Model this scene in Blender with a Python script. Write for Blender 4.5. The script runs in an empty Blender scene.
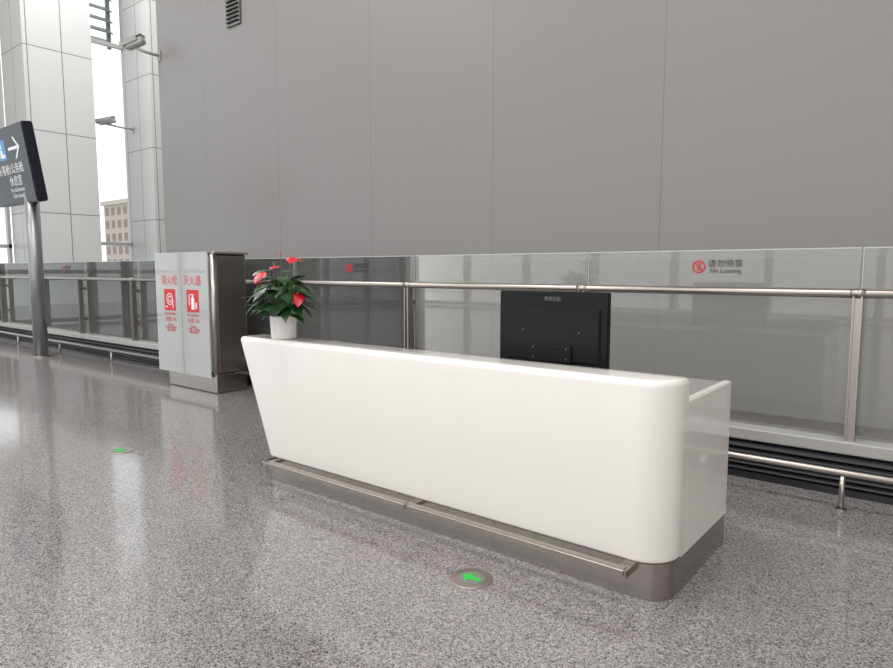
import bpy, bmesh, math, random
from mathutils import Vector, Matrix, Euler
random.seed(7)
S = bpy.context.scene
S.view_settings.view_transform = 'Standard'
COL = S.collection

# ---------------- materials ----------------
def lin(c):
    r = []
    for v in c:
        v = v/255.0
        r.append(v/12.92 if v <= 0.04045 else ((v+0.055)/1.055)**2.4)
    return (r[0], r[1], r[2], 1)

def newmat(name):
    m = bpy.data.materials.new(name); m.use_nodes = True
    nt = m.node_tree
    for n in list(nt.nodes): nt.nodes.remove(n)
    out = nt.nodes.new('ShaderNodeOutputMaterial')
    return m, nt, out

def pbr(name, col, rough=0.5, metal=0.0, var=0.04, vscale=(3,3,3), spec=0.5, coat=0.0, bump=0.0):
    m, nt, out = newmat(name)
    b = nt.nodes.new('ShaderNodeBsdfPrincipled')
    tc = nt.nodes.new('ShaderNodeTexCoord')
    mp = nt.nodes.new('ShaderNodeMapping'); mp.inputs['Scale'].default_value = vscale
    nz = nt.nodes.new('ShaderNodeTexNoise'); nz.inputs['Scale'].default_value = 1.0; nz.inputs['Detail'].default_value = 3
    hs = nt.nodes.new('ShaderNodeMix'); hs.data_type = 'RGBA'
    c = lin(col)
    hs.inputs[6].default_value = tuple(max(0, x*(1-var)) for x in c[:3])+(1,)
    hs.inputs[7].default_value = tuple(min(1, x*(1+var)) for x in c[:3])+(1,)
    nt.links.new(tc.outputs['Object'], mp.inputs[0]); nt.links.new(mp.outputs[0], nz.inputs['Vector'])
    nt.links.new(nz.outputs[0], hs.inputs[0]); nt.links.new(hs.outputs[2], b.inputs['Base Color'])
    b.inputs['Roughness'].default_value = rough; b.inputs['Metallic'].default_value = metal
    b.inputs['Specular IOR Level'].default_value = spec
    b.inputs['Coat Weight'].default_value = coat
    if bump:
        bp = nt.nodes.new('ShaderNodeBump'); bp.inputs['Strength'].default_value = bump; bp.inputs['Distance'].default_value = 0.01
        nt.links.new(nz.outputs[0], bp.inputs['Height']); nt.links.new(bp.outputs[0], b.inputs['Normal'])
    nt.links.new(b.outputs[0], out.inputs[0])
    return m

def glassmat(name, tint, milk=0.05, milkcol=(235,240,238), refl=1.0):
    m, nt, out = newmat(name)
    tr = nt.nodes.new('ShaderNodeBsdfTransparent'); tr.inputs[0].default_value = lin(tint)
    gl = nt.nodes.new('ShaderNodeBsdfGlossy'); gl.inputs['Roughness'].default_value = 0.02
    df = nt.nodes.new('ShaderNodeBsdfDiffuse'); df.inputs[0].default_value = lin(milkcol)
    fr = nt.nodes.new('ShaderNodeFresnel'); fr.inputs[0].default_value = 1.5
    mu = nt.nodes.new('ShaderNodeMath'); mu.operation = 'MULTIPLY'; mu.inputs[1].default_value = refl
    m1 = nt.nodes.new('ShaderNodeMixShader'); m1.inputs[0].default_value = milk
    m2 = nt.nodes.new('ShaderNodeMixShader')
    nt.links.new(tr.outputs[0], m1.inputs[1]); nt.links.new(df.outputs[0], m1.inputs[2])
    nt.links.new(fr.outputs[0], mu.inputs[0]); nt.links.new(mu.outputs[0], m2.inputs[0])
    nt.links.new(m1.outputs[0], m2.inputs[1]); nt.links.new(gl.outputs[0], m2.inputs[2])
    nt.links.new(m2.outputs[0], out.inputs[0])
    return m

def granite():
    m, nt, out = newmat('polished_granite')
    L = nt.links.new; N = nt.nodes.new
    b = N('ShaderNodeBsdfPrincipled'); tc = N('ShaderNodeTexCoord')
    v = N('ShaderNodeTexVoronoi'); v.inputs['Scale'].default_value = 165
    L(tc.outputs['Object'], v.inputs['Vector'])
    sep = N('ShaderNodeSeparateColor'); L(v.outputs['Color'], sep.inputs[0])
    r = N('ShaderNodeValToRGB'); L(sep.outputs[0], r.inputs[0])
    e = r.color_ramp.elements
    r.color_ramp.interpolation = 'CONSTANT'
    e[0].position = 0; e[0].color = lin((70,67,68))
    e[1].position = 0.13; e[1].color = lin((110,106,106))
    for p, c in ((0.32,(138,133,132)),(0.60,(153,147,146)),(0.86,(176,171,169))):
        q = e.new(p); q.color = lin(c)
    nz = N('ShaderNodeTexNoise'); nz.inputs['Scale'].default_value = 70; nz.inputs['Detail'].default_value = 4
    L(tc.outputs['Object'], nz.inputs['Vector'])
    r2 = N('ShaderNodeValToRGB'); r2.color_ramp.elements[0].position = 0.35; r2.color_ramp.elements[1].position = 0.65
    r2.color_ramp.elements[0].color = (0.84,0.84,0.84,1); r2.color_ramp.elements[1].color = (1,1,1,1)
    L(nz.outputs[0], r2.inputs[0])
    mx = N('ShaderNodeMix'); mx.data_type = 'RGBA'; mx.blend_type = 'MULTIPLY'; mx.inputs[0].default_value = 1
    L(r.outputs[0], mx.inputs[6]); L(r2.outputs[0], mx.inputs[7])
    br = N('ShaderNodeTexBrick'); br.offset = 0; br.inputs['Scale'].default_value = 1.0
    br.inputs['Brick Width'].default_value = 1.0; br.inputs['Row Height'].default_value = 1.0
    br.inputs['Mortar Size'].default_value = 0.0015; br.inputs['Color1'].default_value = (1,1,1,1); br.inputs['Color2'].default_value = (0.96,0.96,0.96,1)
    br.inputs['Mortar'].default_value = (0.72,0.71,0.7,1)
    L(tc.outputs['Object'], br.inputs['Vector'])
    mx2 = N('ShaderNodeMix'); mx2.data_type = 'RGBA'; mx2.blend_type = 'MULTIPLY'; mx2.inputs[0].default_value = 1
    L(mx.outputs[2], mx2.inputs[6]); L(br.outputs[0], mx2.inputs[7])
    L(mx2.outputs[2], b.inputs['Base Color'])
    b.inputs['Roughness'].default_value = 0.11
    b.inputs['Specular IOR Level'].default_value = 0.55
    b.inputs['Coat Weight'].default_value = 0.12; b.inputs['Coat Roughness'].default_value = 0.06
    L(b.outputs[0], out.inputs[0])
    return m

def panelmat(name, col, seam, w, h, ox, oz, axis, rough=0.45, metal=0.0, mort=0.006, spec=0.5):
    m, nt, out = newmat(name)
    L = nt.links.new; N = nt.nodes.new
    b = N('ShaderNodeBsdfPrincipled'); tc = N('ShaderNodeTexCoord')
    sp = N('ShaderNodeSeparateXYZ'); cb = N('ShaderNodeCombineXYZ')
    L(tc.outputs['Object'], sp.inputs[0])
    if axis == 'xy':
        ad0 = N('ShaderNodeMath'); L(sp.outputs[0], ad0.inputs[0]); L(sp.outputs[1], ad0.inputs[1]); src = ad0.outputs[0]
    else:
        src = sp.outputs[0 if axis == 'x' else 1]
    a = N('ShaderNodeMath'); a.inputs[1].default_value = -ox + 100*w; L(src, a.inputs[0])
    c = N('ShaderNodeMath'); c.inputs[1].default_value = -oz + 100*h; L(sp.outputs[2], c.inputs[0])
    L(a.outputs[0], cb.inputs[0]); L(c.outputs[0], cb.inputs[1])
    br = N('ShaderNodeTexBrick'); br.offset = 0; br.inputs['Scale'].default_value = 1.0
    br.inputs['Brick Width'].default_value = w; br.inputs['Row Height'].default_value = h
    br.inputs['Mortar Size'].default_value = mort; br.inputs['Mortar Smooth'].default_value = 0.2
    k = lin(col); br.inputs['Color1'].default_value = k
    br.inputs['Color2'].default_value = tuple(x*0.985 for x in k[:3])+(1,); br.inputs['Mortar'].default_value = lin(seam)
    L(cb.outputs[0], br.inputs['Vector']); L(br.outputs[0], b.inputs['Base Color'])
    b.inputs['Roughness'].default_value = rough; b.inputs['Metallic'].default_value = metal
    b.inputs['Specular IOR Level'].default_value = spec
    L(b.outputs[0], out.inputs[0])
    return m

M_floor = granite()
M_wall = panelmat('grey_metal_panel_wall', (138,135,134), (106,104,103), 2.2, 30.0, -2.65, -5, 'x', rough=0.36, mort=0.004)
M_clad = panelmat('white_cladding', (186,186,184), (116,116,114), 0.82, 2.1, 0.0, 0.95, 'xy', rough=0.4, mort=0.014)
M_white = pbr('white_solid_surface', (239,234,229), 0.12, var=0.006, coat=0.5)
M_work = pbr('grey_worktop', (150,146,142), 0.4)
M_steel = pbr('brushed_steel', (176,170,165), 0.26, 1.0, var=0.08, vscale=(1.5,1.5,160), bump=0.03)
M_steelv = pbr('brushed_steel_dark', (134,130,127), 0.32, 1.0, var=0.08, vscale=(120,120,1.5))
M_rail = pbr('satin_steel_rail', (176,168,161), 0.3, 1.0, var=0.03)
M_alu = pbr('aluminium_cap', (176,175,172), 0.4, 0.2)
M_black = pbr('black_louver', (34,36,40), 0.4)
M_dark = pbr('dark_recess', (14,14,15), 0.7)
M_blackpl = pbr('black_plastic', (9,10,13), 0.45, var=0.1, spec=0.3)
M_blackpl2 = pbr('black_plastic_gloss', (12,14,19), 0.4, spec=0.3)
M_greytxt = pbr('grey_print', (110,110,110), 0.5)
M_red = pbr('red_print', (205,40,48), 0.5)
M_whitep = pbr('white_print', (240,240,240), 0.5)
M_darkp = pbr('dark_print', (70,66,66), 0.6)
M_navy = pbr('sign_navy', (24,26,40), 0.35, var=0.1, spec=0.4)
M_blue = pbr('sign_blue', (70,140,205), 0.4)
M_glass = glassmat('railing_glass', (249,250,248), milk=0.12, milkcol=(224,223,219), refl=1.0)
M_frost = glassmat('frosted_band', (250,250,250), milk=0.24, milkcol=(230,226,222), refl=0.2)
M_gledge = pbr('glass_edge', (206,218,213), 0.2)
M_win = glassmat('window_glass', (246,249,249), milk=0.0, refl=0.6)
M_cabg = glassmat('cabinet_front_glass', (240,246,243), milk=0.5, milkcol=(240,244,241), refl=1.1)
M_cabin = pbr('cabinet_door_panel', (222,224,222), 0.35, 0.0)
M_pot = pbr('white_ceramic', (240,238,234), 0.2, coat=0.3)
M_soil = pbr('soil', (50,36,26), 0.9, var=0.4, vscale=(60,60,60))
M_leaf = pbr('anthurium_leaf', (36,74,34), 0.3, var=0.5, vscale=(14,14,14))
M_stem = pbr('plant_stem', (74,110,52), 0.5)
M_spathe = pbr('red_spathe', (205,34,50), 0.25, var=0.15, vscale=(20,20,20))
M_spadix = pbr('spadix', (232,190,120), 0.5)
M_cam = pbr('camera_housing', (160,160,157), 0.4)
M_ceil = pbr('ceiling_white', (215,215,213), 0.6)
def emit(name, col, s):
    m, nt, out = newmat(name); e = nt.nodes.new('ShaderNodeEmission'); e.inputs[0].default_value = lin(col); e.inputs[1].default_value = s
    nt.links.new(e.outputs[0], out.inputs[0]); return m
M_green = emit('green_indicator', (70,215,90), 1.0)
M_bldg = panelmat('apartment_facade', (130,116,110), (172,160,152), 1.6, 1.6, 0, 0, 'xy', rough=0.8, mort=0.35)
M_ground = pbr('outdoor_ground', (215,217,215), 0.9, var=0.1, vscale=(.1,.1,.1))

# ---------------- helpers ----------------
def empty(name, loc=(0,0,0)):
    e = bpy.data.objects.new(name, None); e.location = loc; e.empty_display_size = 0.2; COL.objects.link(e); return e
def finish(name, bm, mat, parent=None, smooth=False):
    me = bpy.data.meshes.new(name); bm.normal_update(); bm.to_mesh(me); bm.free()
    if mat: me.materials.append(mat)
    if smooth:
        for p in me.polygons: p.use_smooth = True
    o = bpy.data.objects.new(name, me); COL.objects.link(o)
    if parent: 
        o.parent = parent; o.matrix_parent_inverse = Matrix.Translation(-Vector(parent.location))
    return o
def add_box(bm, lo, hi):
    x0,y0,z0 = lo; x1,y1,z1 = hi
    vs = [bm.verts.new(p) for p in ((x0,y0,z0),(x1,y0,z0),(x1,y1,z0),(x0,y1,z0),(x0,y0,z1),(x1,y0,z1),(x1,y1,z1),(x0,y1,z1))]
    for f in ((3,2,1,0),(4,5,6,7),(0,1,5,4),(1,2,6,5),(2,3,7,6),(3,0,4,7)):
        bm.faces.new([vs[i] for i in f])
    return vs
def box(name, lo, hi, mat, parent=None, bev=0.0, seg=2):
    bm = bmesh.new(); add_box(bm, lo, hi)
    if bev: bmesh.ops.bevel(bm, geom=list(bm.edges), offset=bev, segments=seg, affect='EDGES', profile=0.5)
    return finish(name, bm, mat, parent)
def boxes(name, lst, mat, parent=None):
    bm = bmesh.new()
    for lo, hi in lst: add_box(bm, lo, hi)
    return finish(name, bm, mat, parent)
def add_tube(bm, pts, r, n=16, cap=True):
    pts = [Vector(p) for p in pts]; rings = []
    rr = r if isinstance(r, (list, tuple)) else [r]*len(pts)
    prev = None
    for i, p in enumerate(pts):
        if i == 0: d = pts[1]-pts[0]
        elif i == len(pts)-1: d = pts[-1]-pts[-2]
        else: d = (pts[i+1]-pts[i]).normalized()+(pts[i]-pts[i-1]).normalized()
        d.normalize()
        up = Vector((0,0,1)) if abs(d.z) < 0.9 else Vector((1,0,0))
        if prev is not None and prev.cross(d).length > 1e-3: a = prev - d*prev.dot(d); a.normalize()
        else: a = d.cross(up).normalized()
        prev = a; b = d.cross(a)
        rings.append([bm.verts.new(p + (a*math.cos(2*math.pi*k/n)+b*math.sin(2*math.pi*k/n))*rr[i]) for k in range(n)])
    for i in range(len(rings)-1):
        for k in range(n):
            f = bm.faces.new((rings[i][k], rings[i][(k+1)%n], rings[i+1][(k+1)%n], rings[i+1][k])); f.smooth = True
    if cap:
        bm.faces.new(rings[0][::-1]); bm.faces.new(rings[-1])
def tube(name, pts, r, mat, parent=None, n=16):
    bm = bmesh.new(); add_tube(bm, pts, r, n); bmesh.ops.recalc_face_normals(bm, faces=bm.faces)
    return finish(name, bm, mat, parent)
def text(name, s, size, loc, rot, mat, parent, align='CENTER', sx=1.0):
    c = bpy.data.curves.new(name, 'FONT'); c.body = s; c.size = size; c.align_x = align; c.align_y = 'CENTER'; c.extrude = 0.0005
    c.materials.append(mat)
    o = bpy.data.objects.new(name, c); COL.objects.link(o)
    mw = Matrix.LocRotScale(Vector(loc), rot.to_quaternion(), Vector((sx,1,1)))
    o.parent = parent; o.matrix_parent_inverse = Matrix.Translation(-Vector(parent.location)); o.matrix_basis = mw
    return o
R_FRONT = Euler((math.pi/2,0,0))

# ---------------- room shell ----------------
box('floor', (-20.6,-12,-0.2), (10,11.2,0), M_floor)
box('ceiling', (-21,-12,12), (10.2,11.2,12.2), M_ceil)
box('wall_back', (-13.1,7.0,0), (10,7.25,12), M_wall)
box('wall_right', (10,-12,0), (10.2,7.25,12), M_ceil)
box('wall_far', (-20.6,11.0,0), (-13.1,11.2,12), M_clad)
box('baseboard_back', (-13.1,6.96,0), (10,7.0,0.12), M_steel)
box('wall_left', (-20.75,4.4,3.3), (-20.55,6.6,12), M_clad)
box('facade_column', (-20.5,6.6,0), (-19.0,8.28,12), M_clad)
box('facade_column.001', (-20.5,9.88,0), (-19.0,11.0,12), M_clad)
w = empty('window_1', (-20.65,9.0,0))
box('glass', (-20.66,8.15,0), (-20.65,9.95,12), M_win, w)
boxes('mullions', [((-20.72,8.15,z-0.05),(-20.56,9.95,z+0.05)) for z in (0.1,1.2,2.35,8.3)]+[((-20.72,8.15,0),(-20.56,8.21,12)),((-20.72,9.89,0),(-20.56,9.95,12))], M_alu, w)
bm = bmesh.new()
for i in range(11):
    z = 8.5+i*0.32
    vs = add_box(bm, (-21.3,8.1,z), (-20.85,9.75,z+0.05))
    for v in vs: v.co.z += (v.co.x+21.1)*-0.5
add_box(bm, (-21.1,8.1,8.3),(-21.0,8.2,12)); add_box(bm, (-21.1,9.65,8.3),(-21.0,9.75,12))
finish('sunshade_slats', bm, pbr('louver_grey',(130,132,134),0.5), w)
w = empty('window_2', (-20.65,5.5,0))
box('glass', (-20.66,4.4,0), (-20.65,6.6,3.3), M_win, w)
boxes('mullions', [((-20.72,4.4,z-0.05),(-20.56,6.6,z+0.05)) for z in (0.1,1.2,2.2)]+[((-20.72,y-0.04,0),(-20.56,y+0.04,3.3)) for y in (4.45,5.5,6.55)], M_alu, w)
w = empty('window_3', (-20.65,-4,0))
box('glass', (-20.66,-12,0), (-20.65,4.4,12), M_win, w)
boxes('mullions', [((-20.75,-12,z-0.06),(-20.55,4.4,z+0.06)) for z in (0.1,1.5,3.3,5.6,7.9,10.2)]+[((-20.8,y-0.08,0),(-20.55,y+0.08,12)) for y in (-11.9,-9.6,-7.3,-5,-2.7,-0.4,1.9,4.3)], M_alu, w)
w = empty('window_4', (-5,-12,0))
boxes('mullions', [((-20.6,-12.1,z-0.06),(10,-11.95,z+0.06)) for z in (0.1,3,6,9,11.9)]+[((x-0.1,-12.2,0),(x+0.1,-11.9,12)) for x in range(-20,11,3)], M_alu, w)

# outdoors
b = empty('apartment_building', (-78,40,-8))
box('block', (-86,38.0,-8), (-74,50,9.6), M_bldg, b)
box('roof_parapet', (-86.3,37.7,9.6), (-73.7,50.3,10.1), pbr('bldg_roof',(180,170,160),0.8), b)
box('penthouse', (-84,42,10.1), (-79,45,11.4), M_bldg, b)
box('outdoor_ground', (-200,-150,-8.4), (-21.5,150,-8.0), M_ground)

# ---------------- glass barrier ----------------
g = empty('glass_balustrade', (-5,5.3,0))
px = [-0.58-2.06*i for i in range(-5,10)]
bars = []; glasses = []; frost = []; edges = []
XL = -20.4; XR = 9.72
xs = sorted(px+[XL])
for i in range(len(xs)-1):
    a, c = xs[i]+0.008, xs[i+1]-0.008
    glasses.append(((a,5.30,0.37),(c,5.312,1.70)))
    frost.append(((a,5.3135,1.47),(c,5.3145,1.63)))
    edges.append(((a,5.299,1.70),(c,5.313,1.706)))
    edges.append(((a-0.004,5.2985,0.37),(a,5.3135,1.70)))
boxes('glass_panels', glasses, M_glass, g)
boxes('frosted_strip', frost, M_frost, g)
boxes('glass_edges', edges, M_gledge, g)
for x in px:
    bars += [((x-0.030,5.17,0.30),(x-0.018,5.25,1.37)), ((x+0.018,5.17,0.30),(x+0.030,5.25,1.37)), ((x-0.018,5.19,0.30),(x+0.018,5.23,1.36)),
             ((x-0.02,5.25,0.62),(x+0.02,5.30,0.67)), ((x-0.02,5.25,1.18),(x+0.02,5.30,1.23))]
boxes('posts', bars, M_rail, g)
bm = bmesh.new()
add_tube(bm, [(XL,5.2,1.390),(XR,5.2,1.390)], 0.030, 20)
for x in px: add_tube(bm, [(x-0.045,5.2,1.390),(x+0.045,5.2,1.390)], 0.034, 20)
bmesh.ops.recalc_face_normals(bm, faces=bm.faces)
finish('handrail', bm, M_rail, g)

k = empty('air_outlet_curb', (-5,5.25,0))
box('cap', (XL,5.14,0.28), (XR,5.40,0.37), M_alu, k, 0.01)
box('recess', (XL,5.22,0.0), (XR,5.36,0.28), M_dark, k)
bm = bmesh.new()
for i in range(5):
    z = 0.06+i*0.043
    vs = add_box(bm, (XL,5.12,z), (XR,5.22,z+0.008))
    for v in vs: v.co.z += (v.co.y-5.12)*0.22
finish('louver_slats', bm, pbr('louver_slat_grey',(92,94,98),0.35,0.4), k)
box('bottom_trim', (XL,5.10,0.0), (XR,5.22,0.045), M_black, k)

br_ = empty('bumper_rail', (-5,4.8,0))
bm = bmesh.new()
add_tube(bm, [(XL,4.8,0.245),(XR,4.8,0.245)], 0.022, 16)
for i in range(-4,9):
    x = -0.56-2.06*i
    add_tube(bm, [(x,4.8,0.0),(x,4.8,0.225)], 0.017, 12)
    add_tube(bm, [(x,4.8,0.0),(x,4.8,0.006)], 0.034, 16)
bmesh.ops.recalc_face_normals(bm, faces=bm.faces)
finish('rail', bm, M_rail, br_)

for i, x in enumerate([-1.68,-5.72,-9.75,-13.85,2.35]):
    e = empty('no_leaning_sign', (x,5.297,1.575))
    bm = bmesh.new()
    r0, r1, n = 0.040, 0.05, 40
    a = [bm.verts.new((x+r0*math.cos(t*2*math.pi/n),5.297,1.575+r0*math.sin(t*2*math.pi/n))) for t in range(n)]
    c = [bm.verts.new((x+r1*math.cos(t*2*math.pi/n),5.297,1.575+r1*math.sin(t*2*math.pi/n))) for t in range(n)]
    for t in range(n): bm.faces.new((a[t],a[(t+1)%n],c[(t+1)%n],c[t]))
    q = 0.7071*0.042; d = 0.004
    bm.faces.new([bm.verts.new(p) for p in ((x-q-d,5.2965,1.575+q-d),(x+q-d,5.2965,1.575-q-d),(x+q+d,5.2965,1.575-q+d),(x-q+d,5.2965,1.575+q+d))])
    finish('ring', bm, M_red, e)
    bm = bmesh.new()
    add_tube(bm, [(x+0.004,5.2972,1.6),(x+0.004,5.2968,1.6001)],0.009,12)
    for lo, hi in (((x-0.010,5.2968,1.56),(x+0.006,5.2974,1.588)),((x-0.012,5.2968,1.543),(x-0.004,5.2974,1.56)),((x+0.004,5.2968,1.543),(x+0.010,5.2974,1.56)),((x+0.014,5.2968,1.54),(x+0.018,5.2974,1.605))): add_box(bm, lo, hi)
    finish('figure', bm, M_red, e)
    text('label_cn', '请勿倚靠', 0.066, (x+0.20,5.296,1.597), R_FRONT, M_darkp, e)
    text('label_en', 'No Leaning', 0.05, (x+0.20,5.296,1.543), R_FRONT, M_darkp, e)

v = empty('wall_vent', (-10.4,6.98,6.2))
box('frame', (-10.62,6.965,5.85), (-10.20,7.0,7.2), M_steelv, v)
boxes('vanes', [((-10.58,6.94,5.90+i*0.07),(-10.24,6.966,5.92+i*0.07)) for i in range(18)], M_dark, v)

# ---------------- reception counter ----------------
cn = empty('reception_counter', (-2.6,3.3,0))
def lx(z):
    return -3.985 - (z-0.18)*0.405
X1, Y0 = -0.998, 2.855
def plan(z, ins, yb=3.08, R=0.17, left=None, rb=0.0):
    x0 = (lx(z) if left is None else left)+ins; x1 = X1-ins; y0 = Y0+ins; y1 = yb-rb*ins
    pts = []
    def arc(cx, cy, r, a0, a1, n):
        for i in range(n+1):
            a = math.radians(a0+(a1-a0)*i/n); pts.append((cx+r*math.cos(a), cy+r*math.sin(a)))
    rl = max(0.005, 0.05-ins); rr = max(0.01, R-ins)
    arc(x0+rl, y0+rl, rl, 180, 270, 6)
    arc(x1-rr, y0+rr, rr, 270, 360, 18)
    pts.append((x1, y1)); pts.append((x0, y1))
    return [(p[0], p[1], z) for p in pts]
def loft(name, rings, mat, parent):
    bm = bmesh.new(); rs = [[bm.verts.new(p) for p in r] for r in rings]
    n = len(rs[0])
    for i in range(len(rs)-1):
        for j in range(n):
            f = bm.faces.new((rs[i][j], rs[i][(j+1)%n], rs[i+1][(j+1)%n], rs[i+1][j])); f.smooth = True
    bm.faces.new(rs[0][::-1]); bm.faces.new(rs[-1])
    bmesh.ops.recalc_face_normals(bm, faces=bm.faces)
    o = finish(name, bm, mat, parent)
    if hasattr(o.data,'set_sharp_from_angle'): o.data.set_sharp_from_angle(angle=math.radians(50))
    return o
rings = []
rb = 0.02
for i in range(6):
    a = math.radians(90*i/5); rings.append(plan(0.175+rb*(1-math.cos(a)), rb*(1-math.sin(a))))
rt = 0.035; ZT = 1.048
for i in range(8):
    a = math.radians(90*i/7); rings.append(plan(ZT-rt+rt*math.sin(a), rt*(1-math.cos(a)), rb=0.25))
loft('front_body', rings, M_white, cn)
bm = bmesh.new(); add_box(bm, (X1-0.045,3.05,0.178), (X1-0.0002,3.79,0.935))
bmesh.ops.bevel(bm, geom=[e for e in bm.edges if all(v.co.y > 3.7 for v in e.verts) or all(v.co.z > 0.9 for v in e.verts)], offset=0.006, segments=3, affect='EDGES')
finish('end_panel_right', bm, M_white, cn)
bm = bmesh.new(); vs = add_box(bm, (0,3.05,0.178), (0.045,3.79,0.935))
for vv in vs: vv.co.x += lx(vv.co.z)
finish('end_panel_left', bm, M_white, cn)
box('worktop', (-4.2,3.07,0.895), (X1-0.045,3.77,0.93), M_work, cn)
box('drawer_unit', (-3.9,3.09,0.178), (-3.1,3.65,0.895), M_white, cn, 0.004)
boxes('drawer_handles', [((-3.6,3.65,z),(-3.4,3.665,z+0.02)) for z in (0.4,0.6,0.8)], M_steel, cn)
def plan_b(z):
    x0, x1, y0, y1 = -3.955, -1.004, 2.862, 3.785; pts = []
    def arc(cx, cy, r, a0, a1, n):
        for i in range(n+1):
            a = math.radians(a0+(a1-a0)*i/n); pts.append((cx+r*math.cos(a), cy+r*math.sin(a), z))
    arc(x0+0.02, y0+0.02, 0.02, 180, 270, 4); arc(x1-0.13, y0+0.13, 0.13, 270, 360, 14)
    pts.append((x1,y1,z)); pts.append((x0,y1,z)); return pts
loft('plinth', [plan_b(0.0), plan_b(0.176)], M_steel, cn)
boxes('plinth_joints', [((-3.0,2.8615,0.0),(-2.998,2.863,0.176)), ((-1.96,2.8615,0.0),(-1.958,2.863,0.176))], M_greytxt, cn)
bm = bmesh.new()
for a_, c_ in ((-3.92,-2.512),(-2.508,-1.15)):
    add_box(bm, (a_,2.74,0.145), (c_,2.79,0.180))
bmesh.ops.bevel(bm, geom=list(bm.edges), offset=0.008, segments=3, affect='EDGES')
finish('foot_rail', bm, M_rail, cn)
boxes('foot_rail_brackets', [((x-0.025,2.78,0.148),(x+0.025,2.87,0.168)) for x in (-3.88,-2.51,-1.18)] + [((x-0.003,2.74,0.138),(x+0.003,2.87,0.175)) for x in (-3.923,-1.148)], M_rail, cn)

# ---------------- monitor ----------------
mo = empty('computer_monitor', (-1.94,3.46,0.93))
bm = bmesh.new(); add_box(bm, (-2.32,3.44,0.975),(-1.58,3.475,1.422)); bmesh.ops.bevel(bm, geom=list(bm.edges), offset=0.006, segments=2, affect='EDGES')
finish('shell', bm, M_blackpl, mo)
bm = bmesh.new(); vs = add_box(bm, (-2.28,3.425,1.0),(-1.62,3.445,1.33)); 
for v_ in vs:
    if v_.co.y < 3.43: v_.co.x = -1.95+(v_.co.x+1.95)*0.96; v_.co.z = 1.165+(v_.co.z-1.165)*0.93
finish('rear_housing', bm, M_blackpl2, mo)
box('screen', (-2.30,3.4751,0.995),(-1.60,3.477,1.41), M_dark, mo)
box('connector_block', (-2.08,3.412,1.0),(-1.80,3.43,1.10), M_blackpl, mo, 0.004)
boxes('vents', [((-2.2+i*0.02,3.4235,1.28),(-2.192+i*0.02,3.426,1.31)) for i in range(26)], M_dark, mo)
boxes('screws', [((x,3.410,z),(x+0.008,3.4125,z+0.008)) for x in (-2.06,-1.835) for z in (1.02,1.08)]+[((-2.14,3.4235,1.18),(-2.132,3.425,1.188)),((-1.76,3.4235,1.18),(-1.752,3.425,1.188))], M_greytxt, mo)
boxes('brand_strip', [((-2.02,3.4385,1.365),(-1.86,3.4405,1.39))], M_blackpl2, mo)
text('brand_label', '智慧民航', 0.028, (-1.94,3.4375,1.377), R_FRONT, M_greytxt, mo)
box('stand_neck', (-2.0,3.43,0.94),(-1.88,3.46,1.0), M_blackpl, mo)
box('stand_base', (-2.08,3.33,0.9305),(-1.8,3.57,0.943), M_blackpl, mo, 0.004)

# ---------------- potted anthurium ----------------
PX, PY, PZ = -3.93, 2.98, 1.048
pl = empty('potted_anthurium', (PX,PY,PZ))
bm = bmesh.new()
prof = [(0.0,0.0),(0.086,0.0),(0.090,0.006),(0.098,0.158),(0.098,0.166),(0.094,0.168),(0.090,0.164),(0.088,0.14),(0,0.14)]
rr = []
for r_, z_ in prof:
    rr.append([bm.verts.new((PX+max(r_,1e-4)*math.cos(2*math.pi*t/36), PY+max(r_,1e-4)*math.sin(2*math.pi*t/36), PZ+0.001+z_)) for t in range(36)])
for i in range(len(rr)-1):
    for t in range(36):
        f = bm.faces.new((rr[i][t],rr[i][(t+1)%36],rr[i+1][(t+1)%36],rr[i+1][t])); f.smooth = True
finish('pot', bm, M_pot, pl)
bm = bmesh.new(); add_tube(bm, [(PX,PY,PZ+0.14),(PX,PY,PZ+0.15)], 0.087, 24); finish('soil', bm, M_soil, pl)
bl = bmesh.new(); bs = bmesh.new(); bf = bmesh.new(); bd = bmesh.new()
def leaf(bm, tip, dirv, up, L, W, droop=0.25, fold=0.18):
    d = Vector(dirv).normalized(); s = d.cross(Vector(up)).normalized(); n = s.cross(d).normalized()
    prof = [(-0.16,0.62),(0.0,0.95),(0.16,1.0),(0.34,0.93),(0.52,0.74),(0.70,0.5),(0.86,0.25),(1.0,0.0)]
    rows = []; O = Vector(tip)
    for t, wv in prof:
        tt = max(t,0); row = []
        for q in (-1,-0.55,0,0.55,1):
            if t < 0:
                if q == 0: lt = 0.0; off = 0
                else: lt = -0.16 if abs(q) < 1 else -0.08; off = q*wv
            else: lt = t; off = q*wv
            p = O + d*(lt*L) + s*(off*W*0.5) + n*(-droop*L*tt*tt + fold*abs(off)*W*0.5 - 0.10*W*(off**2))
            row.append(bm.verts.new(p))
        rows.append(row)
    for i in range(len(rows)-1):
        for j in range(4):
            try:
                f = bm.faces.new((rows[i][j],rows[i][j+1],rows[i+1][j+1],rows[i+1][j])); f.smooth = True
            except ValueError: pass
NL = 60
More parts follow.
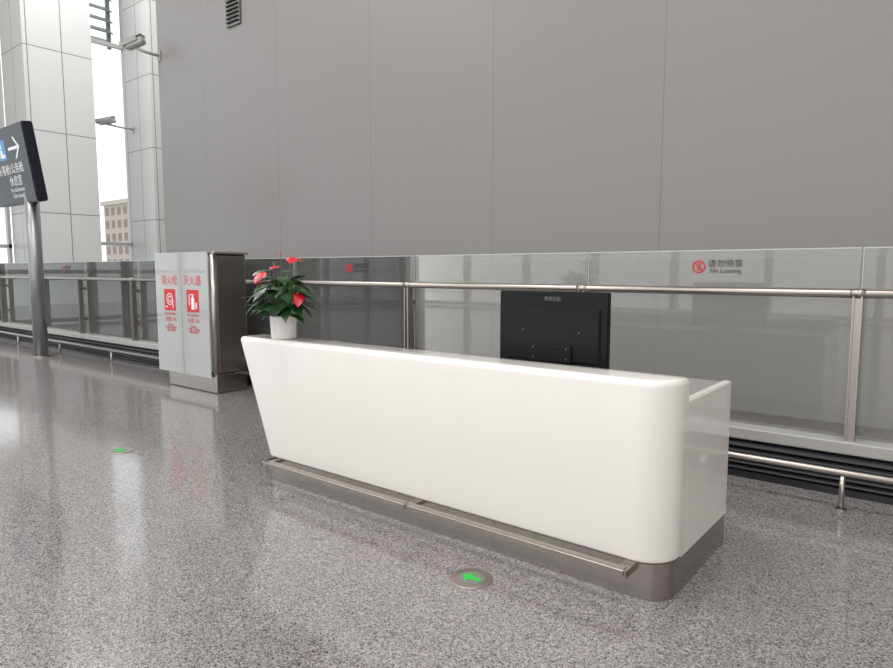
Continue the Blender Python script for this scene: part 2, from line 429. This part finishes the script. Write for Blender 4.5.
for i in range(NL):
    az = i*2.39996 + random.uniform(-.3,.3)
    lvl = i/(NL-1)
    rad = 0.05 + 0.14*math.sqrt(1-lvl*0.75)*random.uniform(.6,1.0)
    h = 0.20 + 0.28*lvl*random.uniform(.85,1.08) + random.uniform(-.02,.03)
    dx, dy = math.cos(az), math.sin(az)
    base = Vector((PX+dx*0.02, PY+dy*0.02, PZ+0.145)); end = Vector((PX+dx*rad, PY+dy*rad, PZ+h))
    mid = (base+end)/2+Vector((-dx*.02,-dy*.02,0.03))
    add_tube(bs, [base,mid,end], [0.0035,0.003,0.0025], 6)
    el = random.uniform(-0.7,0.3) + 0.2*lvl
    dv = Vector((dx*math.cos(el), dy*math.cos(el), math.sin(el)))
    leaf(bl, end, dv, (0,0,1), random.uniform(.12,.17), random.uniform(.085,.115), droop=random.uniform(.15,.4))
fl = [(-0.01,0.0,0.62,0.085,0.5),(-0.14,-0.08,0.48,0.11,-0.3),(-0.18,-0.05,0.42,0.07,0.1),(0.08,0.03,0.59,0.095,0.1),(0.15,0.05,0.57,0.08,0.5),(0.20,-0.02,0.33,0.11,-0.6),(-0.12,0.03,0.53,0.08,0.3)]
for dx, dy, h, sz, el in fl:
    base = Vector((PX,PY,PZ+0.145)); end = Vector((PX+dx,PY+dy,PZ+h)); mid = (base+end)/2+Vector((-dx*.15,-dy*.15,0.02))
    add_tube(bs, [base,mid,end], [0.003,0.0028,0.0025], 6)
    out = Vector((dx+0.25,dy-0.35,0)).normalized()
    dv = Vector((out.x,out.y,el-0.5)).normalized()
    leaf(bf, end, dv, (0,0,1) , sz, sz*0.9, droop=0.1, fold=0.05)
    n = (Vector((0,0,1))*0.8+dv*0.5).normalized()
    add_tube(bd, [end+n*0.002, end+n*0.02+dv*0.005, end+n*0.036+dv*0.01], [0.0045,0.004,0.0015], 8)
finish('leaves', bl, M_leaf, pl); finish('stems', bs, M_stem, pl); finish('spathes', bf, M_spathe, pl); finish('spadices', bd, M_spadix, pl)

# ---------------- fire equipment cabinet ----------------
fc = empty('fire_hydrant_cabinet', (-7.85,4.7,0))
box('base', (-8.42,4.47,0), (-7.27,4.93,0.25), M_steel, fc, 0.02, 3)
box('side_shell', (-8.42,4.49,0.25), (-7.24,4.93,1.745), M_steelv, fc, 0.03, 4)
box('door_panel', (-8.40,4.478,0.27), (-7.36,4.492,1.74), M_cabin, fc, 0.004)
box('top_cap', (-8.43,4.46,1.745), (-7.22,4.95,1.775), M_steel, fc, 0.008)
tube('corner_column', [(-7.265,4.475,0.25),(-7.265,4.475,1.745)], 0.035, M_rail, fc, 20)
box('front_glass', (-8.58,4.425,0.20), (-7.32,4.437,1.77), M_cabg, fc, 0.002)
boxes('glass_edges', [((-8.584,4.4245,0.20),(-8.58,4.4375,1.77)),((-7.32,4.4245,0.20),(-7.316,4.4375,1.77)),((-8.58,4.4245,1.77),(-7.32,4.4375,1.774))], M_gledge, fc)
boxes('glass_standoffs', [((x-0.015,4.437,z-0.015),(x+0.015,4.49,z+0.015)) for x in (-8.33,-7.40) for z in (0.4,1.65)], M_rail, fc)
boxes('door_gap', [((-7.937,4.4235,0.22),(-7.934,4.4255,1.75))], M_greytxt, fc)
for cx, t1 in ((-8.23,'消火栓'),(-7.67,'灭火器')):
    box('pictogram', (cx-0.14,4.4215,1.02), (cx+0.14,4.4248,1.30), M_red, fc)
    text('title', t1, 0.14, (cx,4.4235,1.41), R_FRONT, M_red, fc)
    text('subtitle', 'FIRE EQUIPMENT', 0.038, (cx,4.4235,0.975), R_FRONT, M_red, fc)
    text('phone', '火警 119', 0.07, (cx,4.4235,0.90), R_FRONT, M_red, fc)
    text('notes', '使用方法\n打开箱门 取出设备\n对准火源 喷射', 0.035, (cx,4.4235,0.79), R_FRONT, M_red, fc)
gx = -0.03
boxes('extinguisher_glyph', [((-7.67+gx,4.4200,1.05),(-7.60+gx,4.4220,1.20)),((-7.65+gx,4.4200,1.20),(-7.62+gx,4.4220,1.25)),((-7.69+gx,4.4200,1.235),(-7.60+gx,4.4220,1.25)),((-7.725+gx,4.4200,1.10),(-7.71+gx,4.4220,1.24)),((-7.57+gx,4.4200,1.06),(-7.54+gx,4.4220,1.14))], M_whitep, fc)
bm = bmesh.new()
for r_ in (0.045,0.08):
    n=28
    a=[bm.verts.new((-8.23+(r_-.012)*math.cos(t*2*math.pi/n),4.4205,1.17+(r_-.012)*math.sin(t*2*math.pi/n))) for t in range(n)]
    c=[bm.verts.new((-8.23+r_*math.cos(t*2*math.pi/n),4.4205,1.17+r_*math.sin(t*2*math.pi/n))) for t in range(n)]
    for t in range(n): bm.faces.new((a[t],a[(t+1)%n],c[(t+1)%n],c[t]))
add_box(bm,(-8.16,4.4200,1.05),(-8.145,4.4220,1.17)); add_box(bm,(-8.34,4.4200,1.06),(-8.29,4.4220,1.075))
finish('hose_glyph', bm, M_whitep, fc)

# ---------------- direction sign ----------------
sg = empty('direction_sign', (-12.92,4.43,0))
tube('pole', [(-12.95,4.50,0),(-12.95,4.50,3.0)], 0.115, pbr('grey_steel_pole',(150,152,155),0.35,0.8), sg, 28)
tube('foot_flange', [(-12.95,4.50,0),(-12.95,4.50,0.02)], 0.16, M_rail, sg, 28)
T = math.radians(8)
rot = Euler((T,0,0)).to_matrix().to_4x4()
C = Vector((-13.40,4.40,3.38))
bm = bmesh.new(); add_box(bm, (-0.95,-0.08,-0.66), (0.95,0.10,0.66)); bmesh.ops.bevel(bm, geom=list(bm.edges), offset=0.02, segments=3, affect='EDGES')
bmesh.ops.transform(bm, matrix=Matrix.Translation(C)@rot, verts=bm.verts); finish('sign_box', bm, M_navy, sg)
TR = Euler((math.pi/2+T,0,0))
def onsign(x, z, y=-0.082): return (Matrix.Translation(C)@rot)@Vector((x,y,z))
bm = bmesh.new()
def poly(bm, pts): bm.faces.new([bm.verts.new(onsign(x,z)) for x,z in pts])
poly(bm, [(0.15,0.255),(0.58,0.255),(0.58,0.305),(0.15,0.305)])
poly(bm, [(0.40,0.46),(0.60,0.28),(0.67,0.28),(0.47,0.46)]); poly(bm, [(0.40,0.10),(0.47,0.10),(0.67,0.28),(0.60,0.28)])
finish('arrow', bm, M_whitep, sg)
bm = bmesh.new(); poly(bm, [(-0.32,0.12),(0.02,0.12),(0.02,0.46),(-0.32,0.46)]); finish('pictogram_field', bm, M_blue, sg)
bm = bmesh.new()
for lo,hi in (((-0.23,0.16),(-0.14,0.30)),((-0.14,0.16),(-0.04,0.22)),((-0.22,0.32),(-0.15,0.40)),((-0.28,0.16),(-0.25,0.34))):
    bm.faces.new([bm.verts.new(onsign(x,z,-0.0835)) for x,z in ((lo[0],lo[1]),(hi[0],lo[1]),(hi[0],hi[1]),(lo[0],hi[1]))])
finish('pictogram', bm, M_whitep, sg)
text('text_1', '头等舱/公务舱', 0.19, onsign(0.06,-0.06), TR, M_whitep, sg)
text('text_2', '休息室', 0.19, onsign(0.2,-0.27), TR, M_whitep, sg)
text('text_3', 'First & Business\nClass Lounge', 0.10, onsign(0.2,-0.46), TR, M_whitep, sg)

# ---------------- floor indicator lights ----------------
def disc(x, y, R=0.11, yaw=0):
    e = empty('floor_guide_light', (x,y,0))
    bm = bmesh.new(); add_tube(bm, [(x,y,0.0),(x,y,0.005)], [R,R*0.97], 40); bmesh.ops.recalc_face_normals(bm, faces=bm.faces); finish('metal_ring', bm, M_rail, e)
    bm = bmesh.new(); add_tube(bm, [(x,y,0.005),(x,y,0.0062)], R*0.62, 32); finish('lens', bm, pbr('lens_grey',(120,122,112),0.3), e)
    bm = bmesh.new(); c, s = math.cos(yaw), math.sin(yaw)
    for pts in ([(-0.055,0),(-0.004,0.045),(-0.004,-0.045)],[(-0.006,0.016),(-0.006,-0.016),(0.052,-0.016),(0.052,0.016)]):
        bm.faces.new([bm.verts.new((x+c*p-s*q, y+s*p+c*q, 0.0075)) for p,q in pts])
    bmesh.ops.recalc_face_normals(bm, faces=bm.faces); finish('arrow', bm, M_green, e)
disc(-1.867,2.53); disc(-5.61,2.51)

# ---------------- security cameras ----------------
def seccam(mount, elbow, center, dirv, L=0.55):
    e = empty('security_camera', mount)
    m = Vector(mount)
    boxes('mount_plate', [((m.x-0.05,m.y-0.02,m.z-0.1),(m.x+0.05,m.y,m.z+0.1))], M_cam, e)
    c = Vector(center); d = Vector(dirv).normalized()
    tube('arm', [m, elbow, c-Vector((0,0,0.08))], 0.028, M_cam, e, 12)
    q = d.to_track_quat('X','Z').to_matrix().to_4x4(); X = Matrix.Translation(c)@q
    bm = bmesh.new(); add_box(bm, (-L/2,-0.08,-0.08),(L/2-0.04,0.08,0.07)); bmesh.ops.bevel(bm, geom=list(bm.edges), offset=0.02, segments=3, affect='EDGES')
    bmesh.ops.transform(bm, matrix=X, verts=bm.verts); finish('housing', bm, M_cam, e)
    bm = bmesh.new(); add_box(bm, (-L/2-0.01,-0.1,0.075),(L/2+0.05,0.1,0.09)); add_box(bm, (-L/2+0.1,-0.1,0.0),(L/2+0.05,-0.092,0.08)); add_box(bm, (-L/2+0.1,0.092,0.0),(L/2+0.05,0.1,0.08))
    bmesh.ops.transform(bm, matrix=X, verts=bm.verts); finish('sun_shield', bm, M_cam, e)
    bm = bmesh.new(); add_tube(bm, [(L/2-0.06,0,0),(L/2-0.03,0,0)], 0.06, 20); bmesh.ops.transform(bm, matrix=X, verts=bm.verts); finish('lens', bm, M_dark, e)
seccam((-13.03,7.0,5.85), (-13.1,6.7,5.88), (-13.24,6.6,6.04), (-0.8,-0.55,-0.35), 0.42)
seccam((-20.1,9.88,5.8), (-20.1,9.5,5.8), (-20.15,9.1,5.92), (-0.55,-0.8,-0.25), 0.5)

# ---------------- light ----------------
W = bpy.data.worlds.new('overcast_sky'); S.world = W; W.use_nodes = True
nt = W.node_tree
for n in list(nt.nodes): nt.nodes.remove(n)
o_ = nt.nodes.new('ShaderNodeOutputWorld'); bg = nt.nodes.new('ShaderNodeBackground')
bg.inputs[0].default_value = (0.98,0.985,1.0,1); bg.inputs[1].default_value = 1.75
nt.links.new(bg.outputs[0], o_.inputs[0])
for i, (x, y) in enumerate([(-15,-6),(-15,1),(-6,-6),(-6,1),(3,-6),(3,1)]):  # added area lights under the unseen ceiling, soft fill for the hall
    l = bpy.data.lights.new('added_ceiling_fill', 'AREA'); l.shape = 'RECTANGLE'; l.size = 5; l.size_y = 3; l.energy = 430; l.color = (1,0.98,0.96)
    o = bpy.data.objects.new('added_ceiling_fill', l); o.location = (x,y,11.9); COL.objects.link(o)
l = bpy.data.lights.new('added_ceiling_fill', 'AREA'); l.shape = 'RECTANGLE'; l.size = 5; l.size_y = 3; l.energy = 650  # extra unseen fill, added to brighten the space beyond the glass barrier
o = bpy.data.objects.new('added_ceiling_fill', l); o.location = (-16.5,7.5,11.9); COL.objects.link(o)

# ---------------- camera ----------------
cam = bpy.data.cameras.new('camera'); co = bpy.data.objects.new('camera', cam); COL.objects.link(co)
cam.sensor_width = 36; cam.lens = 650/893*36; cam.clip_end = 500
co.location = (0,0,1.55)
co.rotation_euler = (math.radians(90-5.62), 0, math.radians(38.7))
S.camera = co
